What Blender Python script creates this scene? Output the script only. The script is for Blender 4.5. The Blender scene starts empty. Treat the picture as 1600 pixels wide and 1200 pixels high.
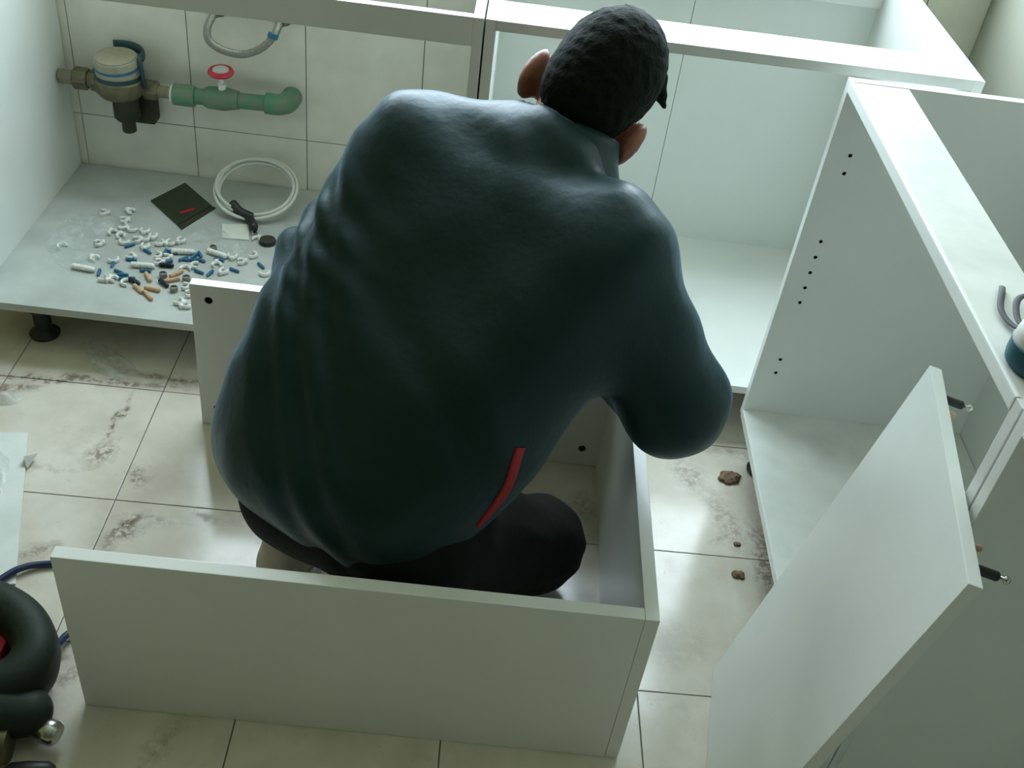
import bpy, bmesh, math, random
import numpy as np
from mathutils import Vector, Matrix

random.seed(7)
rng = np.random.default_rng(11)
SC = bpy.context.scene
COL = SC.collection

# ------------------------------------------------------------------ camera
CAM_H = 1.45
PITCH, ROLL, YAW, FPX = 0.674381672, -0.142568013, 0.0476129960, 1644.52
_fw = Vector((math.sin(YAW) * math.cos(PITCH), math.cos(YAW) * math.cos(PITCH), -math.sin(PITCH)))
_r0 = Vector((math.cos(YAW), -math.sin(YAW), 0))
_d0 = _fw.cross(_r0)
_r = math.cos(ROLL) * _r0 + math.sin(ROLL) * _d0
_d = -math.sin(ROLL) * _r0 + math.cos(ROLL) * _d0
cam_data = bpy.data.cameras.new('camera')
cam = bpy.data.objects.new('camera', cam_data)
COL.objects.link(cam)
cam_data.sensor_fit = 'HORIZONTAL'
cam_data.sensor_width = 36.0
cam_data.lens = 36.0 * FPX / 1600.0
cam_data.clip_start = 0.02
m = Matrix.Identity(4)
for i in range(3):
    m[i][0] = _r[i]
    m[i][1] = -_d[i]
    m[i][2] = -_fw[i]
m[2][3] = CAM_H
cam.matrix_world = m
SC.camera = cam

# ------------------------------------------------------------------ sky, daylight, exposure
world = bpy.data.worlds.new('overcast_sky')
SC.world = world
world.use_nodes = True
bg = world.node_tree.nodes['Background']
bg.inputs[0].default_value = (0.77, 0.915, 1.0, 1)
bg.inputs[1].default_value = 13.0

WIN_X0, WIN_X1, WIN_Z0, WIN_Z1 = -0.90, 0.92, 0.85, 2.20
WALL_Y = 2.36
portal = bpy.data.lights.new('window_portal', 'AREA')
portal.shape = 'RECTANGLE'
portal.size = WIN_X1 - WIN_X0
portal.size_y = WIN_Z1 - WIN_Z0
portal.cycles.is_portal = True
po = bpy.data.objects.new('window_portal', portal)
COL.objects.link(po)
po.location = ((WIN_X0 + WIN_X1) / 2, WALL_Y + 0.17, (WIN_Z0 + WIN_Z1) / 2)
po.rotation_euler = (math.radians(-90), 0, 0)

vs = SC.view_settings
vs.view_transform = 'Standard'
vs.look = 'None'
vs.gamma = 1.0
vs.use_curve_mapping = False
vs.exposure = 0.0
SC.cycles.max_bounces = 10
SC.cycles.diffuse_bounces = 6
SC.cycles.sample_clamp_indirect = 6.0
SC.cycles.caustics_reflective = False
SC.cycles.caustics_refractive = False


# ------------------------------------------------------------------ materials
def new_mat(name):
    mt = bpy.data.materials.new(name)
    mt.use_nodes = True
    nt = mt.node_tree
    return mt, nt, nt.nodes['Principled BSDF']


def pmat(name, col, rough=0.5, metal=0.0, spec=0.5, noise=None, bump=None, coat=0.0, sheen=0.0, col2=None):
    """Principled material; noise=(scale, amount) varies the colour, bump=(scale, strength)."""
    mt, nt, b = new_mat(name)
    b.inputs['Base Color'].default_value = (*col, 1)
    b.inputs['Roughness'].default_value = rough
    b.inputs['Metallic'].default_value = metal
    b.inputs['Specular IOR Level'].default_value = spec
    b.inputs['Coat Weight'].default_value = coat
    b.inputs['Sheen Weight'].default_value = sheen
    N = nt.nodes
    L = nt.links
    geo = N.new('ShaderNodeNewGeometry')
    if noise:
        n = N.new('ShaderNodeTexNoise')
        n.inputs['Scale'].default_value = noise[0]
        n.inputs['Detail'].default_value = 5
        L.new(geo.outputs['Position'], n.inputs['Vector'])
        r = N.new('ShaderNodeValToRGB')
        r.color_ramp.elements[0].position = 0.3
        r.color_ramp.elements[1].position = 0.7
        a = noise[1]
        c2 = col2 or tuple(c * (1 - a) for c in col)
        r.color_ramp.elements[0].color = (*c2, 1)
        r.color_ramp.elements[1].color = (*col, 1)
        L.new(n.outputs['Fac'], r.inputs['Fac'])
        L.new(r.outputs['Color'], b.inputs['Base Color'])
    if bump:
        n = N.new('ShaderNodeTexNoise')
        n.inputs['Scale'].default_value = bump[0]
        n.inputs['Detail'].default_value = 6
        L.new(geo.outputs['Position'], n.inputs['Vector'])
        bp = N.new('ShaderNodeBump')
        bp.inputs['Strength'].default_value = bump[1]
        bp.inputs['Distance'].default_value = 0.01
        L.new(n.outputs['Fac'], bp.inputs['Height'])
        L.new(bp.outputs['Normal'], b.inputs['Normal'])
    return mt


M = {}
M['melamine'] = pmat('white_melamine', (0.755, 0.78, 0.755), 0.27, noise=(9, 0.04), bump=(260, 0.02))
M['melamine_dusty'] = pmat('dusty_melamine', (0.72, 0.74, 0.71), 0.34, noise=(14, 0.16), bump=(260, 0.02))
M['back_board'] = pmat('back_board', (0.72, 0.76, 0.73), 0.40, noise=(6, 0.03))
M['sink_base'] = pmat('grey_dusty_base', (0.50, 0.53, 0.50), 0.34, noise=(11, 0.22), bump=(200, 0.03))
M['band'] = pmat('edge_band', (0.80, 0.83, 0.81), 0.22)
M['paint'] = pmat('green_paint', (0.36, 0.345, 0.17), 0.8, noise=(3, 0.05))
M['ceiling_paint'] = pmat('cream_ceiling', (0.60, 0.58, 0.44), 0.85)
M['plaster'] = pmat('white_plaster', (0.44, 0.455, 0.38), 0.8, noise=(4, 0.04))
M['grout'] = pmat('grout', (0.20, 0.18, 0.16), 0.9, noise=(60, 0.4))
M['wall_grout'] = pmat('wall_grout', (0.36, 0.36, 0.31), 0.9, noise=(40, 0.3))
M['wall_tile'] = pmat('wall_tile', (0.82, 0.80, 0.70), 0.28, noise=(16, 0.10), bump=(40, 0.03))
M['black_plastic'] = pmat('black_plastic', (0.012, 0.013, 0.013), 0.45, bump=(90, 0.05))
M['dark_hole'] = pmat('dark_hole', (0.02, 0.02, 0.02), 0.8)
M['steel'] = pmat('steel', (0.62, 0.62, 0.60), 0.22, metal=1.0, noise=(60, 0.2))
M['wood'] = pmat('beech_dowel', (0.62, 0.40, 0.24), 0.7, noise=(120, 0.25))
M['white_plastic'] = pmat('white_plastic', (0.82, 0.84, 0.80), 0.35, noise=(80, 0.06))
M['blue_plastic'] = pmat('blue_plastic', (0.03, 0.17, 0.30), 0.4, noise=(80, 0.3))
M['navy_plastic'] = pmat('navy_plastic', (0.008, 0.014, 0.035), 0.4, noise=(80, 0.3))
M['grey_metal'] = pmat('zinc_grey', (0.30, 0.30, 0.26), 0.45, metal=0.6, noise=(90, 0.3))
M['brass'] = pmat('weathered_brass', (0.22, 0.20, 0.12), 0.5, metal=0.5, noise=(50, 0.45), bump=(80, 0.15))
M['old_pipe'] = pmat('old_pipe', (0.34, 0.31, 0.22), 0.6, metal=0.2, noise=(40, 0.4), bump=(60, 0.2))
M['dark_brass'] = pmat('dark_brass', (0.035, 0.04, 0.018), 0.55, metal=0.2, noise=(60, 0.4))
M['green_pipe'] = pmat('green_pipe', (0.07, 0.26, 0.15), 0.5, noise=(30, 0.25), col2=(0.20, 0.22, 0.15))
M['red_plastic'] = pmat('red_plastic', (0.62, 0.03, 0.07), 0.4)
M['dial'] = pmat('meter_dial', (0.36, 0.34, 0.25), 0.4, noise=(70, 0.15))
M['dark_teal'] = pmat('dark_teal_plastic', (0.015, 0.06, 0.07), 0.45)
M['hose'] = pmat('braided_hose', (0.40, 0.40, 0.35), 0.4, metal=0.5, noise=(400, 0.5))
M['cable_white'] = pmat('white_cable', (0.68, 0.69, 0.64), 0.5)
M['cable_blue'] = pmat('blue_cable', (0.006, 0.022, 0.075), 0.45)
M['leaflet'] = pmat('black_print', (0.012, 0.022, 0.010), 0.35, noise=(20, 0.5), col2=(0.02, 0.03, 0.012))
M['paper'] = pmat('paper', (0.70, 0.71, 0.64), 0.7, noise=(30, 0.1))
M['foam'] = pmat('foam_sheet', (0.78, 0.82, 0.80), 0.6, noise=(12, 0.10), bump=(60, 0.1))
M['skin'] = pmat('skin', (0.30, 0.11, 0.07), 0.5, noise=(40, 0.2))
M['hair'] = pmat('black_hair', (0.0035, 0.0075, 0.0045), 0.75, spec=0.10, bump=(150, 0.3))
M['eye'] = pmat('eye', (0.7, 0.7, 0.68), 0.2)
M['trousers'] = pmat('black_trousers', (0.004, 0.006, 0.004), 0.8, spec=0.25, bump=(60, 0.2))
M['shoe'] = pmat('beige_shoe', (0.42, 0.37, 0.29), 0.7, noise=(40, 0.2))
M['sole'] = pmat('pale_sole', (0.60, 0.58, 0.52), 0.6)
M['red_trim'] = pmat('red_trim', (0.40, 0.006, 0.012), 0.6, noise=(200, 0.3))
M['pale_grey'] = pmat('pale_grey_plastic', (0.62, 0.62, 0.58), 0.5, noise=(30, 0.2))
M['teal'] = pmat('teal_rubber', (0.012, 0.085, 0.12), 0.5)
M['strap'] = pmat('grey_strap', (0.08, 0.085, 0.09), 0.7)
M['tool_black'] = pmat('tool_black', (0.010, 0.020, 0.012), 0.62, spec=0.35, bump=(120, 0.08))
M['tool_metal'] = pmat('tool_cast_metal', (0.10, 0.09, 0.035), 0.5, metal=0.4, noise=(30, 0.4))
M['soil'] = pmat('brown_soil', (0.30, 0.20, 0.12), 0.95, noise=(120, 0.6), bump=(150, 0.6))
M['frame_white'] = pmat('window_frame_white', (0.78, 0.79, 0.77), 0.4)


def jacket_mat():
    mt, nt, b = new_mat('dark_teal_jacket')
    N, L = nt.nodes, nt.links
    b.inputs['Roughness'].default_value = 0.42
    b.inputs['Specular IOR Level'].default_value = 0.26
    b.inputs['Specular Tint'].default_value = (0.62, 0.82, 1.0, 1)
    b.inputs['Sheen Weight'].default_value = 0.28
    b.inputs['Sheen Roughness'].default_value = 0.34
    b.inputs['Sheen Tint'].default_value = (0.42, 0.68, 0.95, 1)
    geo = N.new('ShaderNodeNewGeometry')
    n = N.new('ShaderNodeTexNoise')
    n.inputs['Scale'].default_value = 7
    n.inputs['Detail'].default_value = 4
    L.new(geo.outputs['Position'], n.inputs['Vector'])
    r = N.new('ShaderNodeValToRGB')
    r.color_ramp.elements[0].color = (0.0068, 0.0210, 0.0155, 1)
    r.color_ramp.elements[1].color = (0.0135, 0.0330, 0.0340, 1)
    L.new(n.outputs['Fac'], r.inputs['Fac'])
    L.new(r.outputs['Color'], b.inputs['Base Color'])
    n2 = N.new('ShaderNodeTexNoise')
    n2.inputs['Scale'].default_value = 22
    n2.inputs['Detail'].default_value = 5
    L.new(geo.outputs['Position'], n2.inputs['Vector'])
    bp = N.new('ShaderNodeBump')
    bp.inputs['Strength'].default_value = 0.25
    bp.inputs['Distance'].default_value = 0.01
    L.new(n2.outputs['Fac'], bp.inputs['Height'])
    L.new(bp.outputs['Normal'], b.inputs['Normal'])
    return mt


M['jacket'] = jacket_mat()


def film_mat(name, alpha, col):
    """Thin clear plastic film."""
    mt = bpy.data.materials.new(name)
    mt.use_nodes = True
    nt = mt.node_tree
    N, L = nt.nodes, nt.links
    N.clear()
    out = N.new('ShaderNodeOutputMaterial')
    tr = N.new('ShaderNodeBsdfTransparent')
    p = N.new('ShaderNodeBsdfPrincipled')
    p.inputs['Base Color'].default_value = (*col, 1)
    p.inputs['Roughness'].default_value = 0.18
    geo = N.new('ShaderNodeNewGeometry')
    n = N.new('ShaderNodeTexNoise')
    n.inputs['Scale'].default_value = 28
    n.inputs['Detail'].default_value = 4
    L.new(geo.outputs['Position'], n.inputs['Vector'])
    bp = N.new('ShaderNodeBump')
    bp.inputs['Strength'].default_value = 0.7
    bp.inputs['Distance'].default_value = 0.01
    L.new(n.outputs['Fac'], bp.inputs['Height'])
    L.new(bp.outputs['Normal'], p.inputs['Normal'])
    mx = N.new('ShaderNodeMixShader')
    mr = N.new('ShaderNodeMapRange')
    mr.inputs['From Min'].default_value = 0.3
    mr.inputs['From Max'].default_value = 0.7
    mr.inputs['To Min'].default_value = alpha * 0.5
    mr.inputs['To Max'].default_value = alpha * 1.5
    L.new(n.outputs['Fac'], mr.inputs['Value'])
    L.new(mr.outputs['Result'], mx.inputs['Fac'])
    L.new(tr.outputs[0], mx.inputs[1])
    L.new(p.outputs[0], mx.inputs[2])
    L.new(mx.outputs[0], out.inputs['Surface'])
    return mt


M['film'] = film_mat('clear_plastic_film', 0.36, (0.72, 0.76, 0.74))
M['glass'] = film_mat('window_glass', 0.05, (0.8, 0.85, 0.85))


def floor_tile_mat():
    """Glazed beige tile with tracked-in dirt: stains with shapes of their own, placed in metres."""
    mt, nt, b = new_mat('beige_floor_tile')
    N, L = nt.nodes, nt.links
    b.inputs['Roughness'].default_value = 0.26
    geo = N.new('ShaderNodeNewGeometry')

    def noise(scale, detail=5, rough=0.55):
        n = N.new('ShaderNodeTexNoise')
        n.inputs['Scale'].default_value = scale
        n.inputs['Detail'].default_value = detail
        n.inputs['Roughness'].default_value = rough
        L.new(geo.outputs['Position'], n.inputs['Vector'])
        return n.outputs['Fac']

    def math_(op, a, c, clamp=False):
        n = N.new('ShaderNodeMath')
        n.operation = op
        n.use_clamp = clamp
        for i, v in enumerate((a, c)):
            if v is None:
                continue
            if isinstance(v, (int, float)):
                n.inputs[i].default_value = v
            else:
                L.new(v, n.inputs[i])
        return n.outputs[0]

    def ramp(v, lo, hi):
        n = N.new('ShaderNodeMapRange')
        n.inputs['From Min'].default_value = lo
        n.inputs['From Max'].default_value = hi
        L.new(v, n.inputs['Value'])
        return n.outputs['Result']

    base = N.new('ShaderNodeValToRGB')
    base.color_ramp.elements[0].position = 0.35
    base.color_ramp.elements[1].position = 0.65
    base.color_ramp.elements[0].color = (0.60, 0.555, 0.47, 1)
    base.color_ramp.elements[1].color = (0.70, 0.66, 0.58, 1)
    L.new(noise(10), base.inputs['Fac'])
    # stains: (x, y, half length, half width, angle, strength)
    stains = [(-.695, 1.56, .085, .010, 84, 1.0), (-.690, 1.46, .05, .028, 70, .8), (-.606, 1.407, .034, .022, -40, .8),
              (-.585, 1.275, .060, .026, 65, 1.0), (-.545, 1.30, .08, .012, 0, .5), (-.44, 1.325, .07, .014, -8, .4),
              (-.715, 1.20, .055, .020, 40, .6), (-.80, 1.665, .30, .016, 6, .9), (-.60, 1.70, .16, .012, -5, .8),
              (-.93, 1.61, .07, .022, 20, .9), (.52, 1.47, .11, .030, 110, .5), (.46, 1.58, .07, .040, 120, .55),
              (.585, 1.36, .14, .026, 92, .8), (.526, 1.416, .05, .016, 30, .6), (.60, 1.66, .10, .025, 0, .6),
              (-.60, 1.0, .07, .030, 35, .55), (-.57, .96, .06, .020, 35, .6), (-.40, .87, .06, .018, 70, .4),
              (.24, 1.46, .05, .030, 70, .5), (.40, 1.15, .06, .05, 20, .25), (-.80, 1.40, .09, .010, 5, .3)]
    mask = None
    warp = N.new('ShaderNodeTexNoise')
    warp.inputs['Scale'].default_value = 26
    warp.inputs['Detail'].default_value = 4
    L.new(geo.outputs['Position'], warp.inputs['Vector'])
    wsub = N.new('ShaderNodeVectorMath')
    wsub.operation = 'SUBTRACT'
    wsub.inputs[1].default_value = (.5, .5, .5)
    L.new(warp.outputs['Color'], wsub.inputs[0])
    wsc = N.new('ShaderNodeVectorMath')
    wsc.operation = 'SCALE'
    wsc.inputs['Scale'].default_value = 0.06
    L.new(wsub.outputs[0], wsc.inputs[0])
    wadd = N.new('ShaderNodeVectorMath')
    L.new(geo.outputs['Position'], wadd.inputs[0])
    L.new(wsc.outputs[0], wadd.inputs[1])
    for (x, y, a, c, ang, st) in stains:
        mp = N.new('ShaderNodeMapping')
        mp.vector_type = 'TEXTURE'
        mp.inputs['Location'].default_value = (x, y, 0)
        mp.inputs['Rotation'].default_value = (0, 0, math.radians(ang))
        mp.inputs['Scale'].default_value = (a, c, 1)
        L.new(wadd.outputs[0], mp.inputs['Vector'])
        ln = N.new('ShaderNodeVectorMath')
        ln.operation = 'LENGTH'
        L.new(mp.outputs[0], ln.inputs[0])
        v = N.new('ShaderNodeMapRange')
        v.inputs['From Min'].default_value = 1.15
        v.inputs['From Max'].default_value = 0.35
        v.inputs['To Max'].default_value = st
        L.new(ln.outputs['Value'], v.inputs['Value'])
        mask = v.outputs['Result'] if mask is None else math_('MAXIMUM', mask, v.outputs['Result'])
    patchy = ramp(noise(60, 6, .75), 0.42, 0.54)
    mask = math_('MULTIPLY', mask, patchy)
    specks = math_('MULTIPLY', ramp(noise(70, 4, .6), 0.66, 0.74), 0.35)
    scuff = math_('MULTIPLY', ramp(noise(7, 6, .7), 0.56, 0.72), 0.18)
    mask = math_('ADD', mask, math_('ADD', specks, scuff), True)
    mx = N.new('ShaderNodeMix')
    mx.data_type = 'RGBA'
    L.new(mask, mx.inputs['Factor'])
    L.new(base.outputs['Color'], mx.inputs['A'])
    mx.inputs['B'].default_value = (0.19, 0.135, 0.095, 1)
    L.new(mx.outputs['Result'], b.inputs['Base Color'])
    rr = N.new('ShaderNodeMapRange')
    rr.inputs['To Min'].default_value = 0.15
    rr.inputs['To Max'].default_value = 0.8
    L.new(mask, rr.inputs['Value'])
    L.new(rr.outputs['Result'], b.inputs['Roughness'])
    return mt


M['floor_tile'] = floor_tile_mat()


# ------------------------------------------------------------------ object helpers
def tag(o, label=None, cat=None, group=None, kind=None):
    if label:
        o['label'] = label
    if cat:
        o['category'] = cat
    if group:
        o['group'] = group
    if kind:
        o['kind'] = kind
    return o


def empty(name, loc=(0, 0, 0), rz=0.0):
    o = bpy.data.objects.new(name, None)
    COL.objects.link(o)
    o.location = loc
    o.rotation_euler = (0, 0, rz)
    o.empty_display_size = 0.05
    return o


def link(name, me, mat, parent=None, smooth=False):
    o = bpy.data.objects.new(name, me)
    COL.objects.link(o)
    if mat is not None and not me.materials:
        me.materials.append(M[mat] if isinstance(mat, str) else mat)
    if smooth:
        for p in me.polygons:
            p.use_smooth = True
    if parent is not None:
        o.parent = parent
        # vertices are given in world metres: undo the parent's own placement
        o.matrix_parent_inverse = parent_matrix(parent).inverted()
    return o


def parent_matrix(o):
    mloc = Matrix.LocRotScale(o.location, o.rotation_euler.to_quaternion(), o.scale)
    if o.parent is not None:
        return parent_matrix(o.parent) @ o.matrix_parent_inverse @ mloc
    return mloc


def bm_mesh(name, bm):
    me = bpy.data.meshes.new(name)
    bmesh.ops.recalc_face_normals(bm, faces=bm.faces)
    bm.to_mesh(me)
    bm.free()
    return me


def box_mesh(name, lo, hi, bevel=0.0012):
    bm = bmesh.new()
    bmesh.ops.create_cube(bm, size=1)
    for v in bm.verts:
        v.co = Vector([lo[i] + (v.co[i] + .5) * (hi[i] - lo[i]) for i in range(3)])
    if bevel:
        bmesh.ops.bevel(bm, geom=list(bm.edges), offset=bevel, segments=2, affect='EDGES', profile=0.7)
    return bm_mesh(name, bm)


def box(name, lo, hi, mat, parent=None, bevel=0.0012):
    return link(name, box_mesh(name, lo, hi, bevel), mat, parent)


def cyl_bm(bm, a, b, ra, rb=None, seg=20):
    rb = ra if rb is None else rb
    a, b = Vector(a), Vector(b)
    ax = (b - a)
    q = ax.to_track_quat('Z', 'Y')
    ring = []
    for c, r in ((a, ra), (b, rb)):
        ring.append([bm.verts.new(c + q @ Vector((r * math.cos(t), r * math.sin(t), 0))) for t in [2 * math.pi * i / seg for i in range(seg)]])
    for i in range(seg):
        j = (i + 1) % seg
        bm.faces.new((ring[0][i], ring[0][j], ring[1][j], ring[1][i]))
    bm.faces.new(ring[0][::-1])
    bm.faces.new(ring[1])


def lathe_mesh(name, origin, axis, prof, seg=28):
    """Revolve prof [(radius, height)] about axis from origin; closed at both ends."""
    bm = bmesh.new()
    q = Vector(axis).to_track_quat('Z', 'Y')
    o = Vector(origin)
    rings = []
    for r, h in prof:
        rings.append([bm.verts.new(o + q @ Vector((max(r, 1e-5) * math.cos(t), max(r, 1e-5) * math.sin(t), h))) for t in [2 * math.pi * i / seg for i in range(seg)]])
    for a, b in zip(rings, rings[1:]):
        for i in range(seg):
            j = (i + 1) % seg
            bm.faces.new((a[i], a[j], b[j], b[i]))
    bm.faces.new(rings[0][::-1])
    bm.faces.new(rings[-1])
    return bm_mesh(name, bm)


def lathe(name, origin, axis, prof, mat, parent=None, seg=28, smooth=False):
    o = link(name, lathe_mesh(name, origin, axis, prof, seg), mat, parent)
    if smooth:
        smooth_by_angle(o)
    return o


def smooth_by_angle(o, deg=40):
    bm = bmesh.new()
    bm.from_mesh(o.data)
    for f in bm.faces:
        f.smooth = True
    for e in bm.edges:
        if len(e.link_faces) == 2 and e.calc_face_angle(0) > math.radians(deg):
            e.smooth = False
    bm.to_mesh(o.data)
    bm.free()


def spline(pts, n=10, closed=False):
    P = [Vector(p) for p in pts]
    out = []
    L = len(P)
    rng_ = range(L if closed else L - 1)
    for i in rng_:
        p1, p2 = P[i], P[(i + 1) % L]
        p0 = P[(i - 1) % L] if (closed or i > 0) else 2 * p1 - p2
        p3 = P[(i + 2) % L] if (closed or i + 2 < L) else 2 * p2 - p1
        for k in range(n):
            t = k / n
            out.append(0.5 * ((2 * p1) + (p2 - p0) * t + (2 * p0 - 5 * p1 + 4 * p2 - p3) * t * t + (3 * p1 - p0 - 3 * p2 + p3) * t ** 3))
    if not closed:
        out.append(P[-1])
    return out


def tube_bm(bm, pts, r, seg=10, closed=False, flat=None):
    """Sweep a circle (or an ellipse r x flat) along pts."""
    n = len(pts)
    up = Vector((0, 0, 1))
    rings = []
    prev = None
    for i in range(n):
        if closed:
            t = pts[(i + 1) % n] - pts[i - 1]
        else:
            t = pts[min(i + 1, n - 1)] - pts[max(i - 1, 0)]
        t.normalize()
        if prev is None:
            side = t.cross(up)
            if side.length < 1e-3:
                side = t.cross(Vector((1, 0, 0)))
            side.normalize()
        else:
            side = (prev - t * prev.dot(t)).normalized()
        prev = side
        u = side.cross(t)
        rr = r[i] if isinstance(r, (list, tuple)) else r
        fl = rr if flat is None else flat
        rings.append([bm.verts.new(pts[i] + side * (rr * math.cos(a)) + u * (fl * math.sin(a))) for a in [2 * math.pi * k / seg for k in range(seg)]])
    m_ = n if closed else n - 1
    for i in range(m_):
        A, B = rings[i], rings[(i + 1) % n]
        for k in range(seg):
            j = (k + 1) % seg
            bm.faces.new((A[k], A[j], B[j], B[k]))
    if not closed:
        bm.faces.new(rings[0][::-1])
        bm.faces.new(rings[-1])


def tube(name, pts, r, mat, parent=None, seg=10, closed=False, n=10, flat=None):
    bm = bmesh.new()
    tube_bm(bm, spline(pts, n, closed), r, seg, closed, flat)
    return link(name, bm_mesh(name, bm), mat, parent, smooth=True)


def drill(o, holes, depth, axis):
    """Cut round blind holes (centre, radius) into panel o along axis."""
    bm = bmesh.new()
    for c, r in holes:
        a = Vector(c) - Vector(axis) * 0.004
        b_ = Vector(c) + Vector(axis) * depth
        cyl_bm(bm, a, b_, r, seg=18)
    cm = bm_mesh('cutter', bm)
    cm.materials.append(M['dark_hole'])
    co = bpy.data.objects.new('cutter', cm)
    COL.objects.link(co)
    md = o.modifiers.new('holes', 'BOOLEAN')
    md.operation = 'DIFFERENCE'
    md.solver = 'EXACT'
    md.material_mode = 'TRANSFER'
    md.object = co
    dg = bpy.context.evaluated_depsgraph_get()
    me = bpy.data.meshes.new_from_object(o.evaluated_get(dg))
    o.modifiers.clear()
    o.data = me
    bpy.data.objects.remove(co)


# ------------------------------------------------------------------ room shell
RX0, RX1, RY0, RZ1 = -2.2, 1.03, -4.5, 2.6
floor = box('floor', (RX0, RY0, -0.06), (RX1, WALL_Y, -0.0018), 'grout', bevel=0)
tag(floor, 'beige tiled floor smeared with brown dirt', kind='structure')
TS, TA = 0.3155, math.radians(1.15)
tile_me = box_mesh('floor_tile', (-TS / 2 + .0011, -TS / 2 + .0011, -0.008), (TS / 2 - .0011, TS / 2 - .0011, 0.0), 0.0007)
tile_me.materials.append(M['floor_tile'])
ca, sa = math.cos(TA), math.sin(TA)
gx0, gy0 = -0.627, 1.343       # a joint crossing
for i in range(-5, 6):
    for j in range(-19, 4):
        lx, ly = (i + .5) * TS, (j + .5) * TS
        x, y = gx0 + lx * ca - ly * sa, gy0 + lx * sa + ly * ca
        if x + TS * .5 > RX1 + .3 or x < RX0 + .1 or y > WALL_Y + .1 or y < RY0 + .1:
            continue
        t = bpy.data.objects.new('floor_tile', tile_me)
        COL.objects.link(t)
        t.location = (x, y, random.uniform(-.0004, 0))
        t.rotation_euler = (0, 0, TA)
        t.parent = floor

# back wall with the window opening
bm = bmesh.new()


def bm_box(bm, lo, hi):
    r = bmesh.ops.create_cube(bm, size=1)
    for v in r['verts']:
        v.co = Vector([lo[i] + (v.co[i] + .5) * (hi[i] - lo[i]) for i in range(3)])


YB = WALL_Y + 0.18
bm_box(bm, (RX0, WALL_Y, -.06), (RX1 + .15, YB, WIN_Z0))
bm_box(bm, (RX0, WALL_Y, WIN_Z1), (RX1 + .15, YB, RZ1))
bm_box(bm, (RX0, WALL_Y, WIN_Z0), (WIN_X0, YB, WIN_Z1))
bm_box(bm, (WIN_X1, WALL_Y, WIN_Z0), (RX1 + .15, YB, WIN_Z1))
wall_back = link('wall_back', bm_mesh('wall_back', bm), 'wall_grout')
tag(wall_back, 'pale tiled wall behind the cabinets', kind='structure')
TW, TH = 0.2725, 0.40
wt_cache = {}


def wall_tile(x0, x1, z0, z1):
    w, h = round(x1 - x0, 4), round(z1 - z0, 4)
    if w < .012 or h < .012:
        return
    if (w, h) not in wt_cache:
        me = box_mesh('wall_tile', (-w / 2 + .001, -0.006, -h / 2 + .001), (w / 2 - .001, 0.002, h / 2 - .001), 0.0009)
        me.materials.append(M['wall_tile'])
        wt_cache[(w, h)] = me
    t = bpy.data.objects.new('wall_tile', wt_cache[(w, h)])
    COL.objects.link(t)
    t.location = ((x0 + x1) / 2, WALL_Y - .0005, (z0 + z1) / 2)
    t.parent = wall_back


for i in range(-6, 8):
    for j in range(-1, 6):
        x0, x1 = max(RX0, -.741 + i * TW), min(RX1, -.741 + (i + 1) * TW)
        z0, z1 = max(0, .250 + j * TH), min(RZ1, .250 + (j + 1) * TH)
        if x1 <= x0 or z1 <= z0:
            continue
        if x1 <= WIN_X0 or x0 >= WIN_X1 or z1 <= WIN_Z0 or z0 >= WIN_Z1:
            wall_tile(x0, x1, z0, z1)
            continue
        zz0, zz1 = max(z0, WIN_Z0), min(z1, WIN_Z1)      # cut round the window opening
        wall_tile(x0, x1, z0, zz0)
        wall_tile(x0, x1, zz1, z1)
        wall_tile(x0, WIN_X0, zz0, zz1)
        wall_tile(WIN_X1, x1, zz0, zz1)
wall_right = box('wall_right', (RX1, RY0, -.06), (RX1 + .15, WALL_Y, RZ1), 'plaster', bevel=0)
tag(wall_right, 'plain pale wall beside the cabinets', kind='structure')
wall_left = box('wall_left', (RX0 - .15, RY0, -.06), (RX0, YB, RZ1), 'paint', bevel=0)
tag(wall_left, 'pale painted wall', kind='structure')
wall_front = box('wall_front', (RX0 - .15, RY0 - .15, -.06), (RX1 + .15, RY0, RZ1), 'paint', bevel=0)
tag(wall_front, 'pale painted wall behind the camera', kind='structure')
ceiling = box('ceiling', (RX0 - .15, RY0 - .15, RZ1), (RX1 + .15, YB, RZ1 + .1), 'ceiling_paint', bevel=0)
tag(ceiling, 'plain white ceiling', kind='structure')

# window
win = empty('window_1', ((WIN_X0 + WIN_X1) / 2, WALL_Y + .1, WIN_Z0))
tag(win, 'white framed window above the sink cabinet', kind='structure')
FY0, FY1, FW = WALL_Y + .10, WALL_Y + .15, .032
bm = bmesh.new()
bm_box(bm, (WIN_X0, FY0, WIN_Z0), (WIN_X1, FY1, WIN_Z0 + FW))
bm_box(bm, (WIN_X0, FY0, WIN_Z1 - FW), (WIN_X1, FY1, WIN_Z1))
bm_box(bm, (WIN_X0, FY0, WIN_Z0 + FW), (WIN_X0 + FW, FY1, WIN_Z1 - FW))
bm_box(bm, (WIN_X1 - FW, FY0, WIN_Z0 + FW), (WIN_X1, FY1, WIN_Z1 - FW))
link('window_frame', bm_mesh('window_frame', bm), 'frame_white', win)
cx = (WIN_X0 + WIN_X1) / 2
box('mullion', (cx - .03, FY0, WIN_Z0 + FW), (cx + .03, FY1, WIN_Z1 - FW), 'frame_white', win)
box('window_pane', (WIN_X0 + FW, FY0 + .02, WIN_Z0 + FW), (cx - .03, FY0 + .024, WIN_Z1 - FW), 'glass', win, 0)
box('window_pane', (cx + .03, FY0 + .02, WIN_Z0 + FW), (WIN_X1 - FW, FY0 + .024, WIN_Z1 - FW), 'glass', win, 0)
box('window_sill', (WIN_X0 + .001, WALL_Y - .004, WIN_Z0 + .0005), (WIN_X1 - .001, FY0, WIN_Z0 + .010), 'frame_white', win)

# ------------------------------------------------------------------ cabinets
T = 0.018
ZB, ZT = 0.10, 0.822
leg_proto = {}


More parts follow.
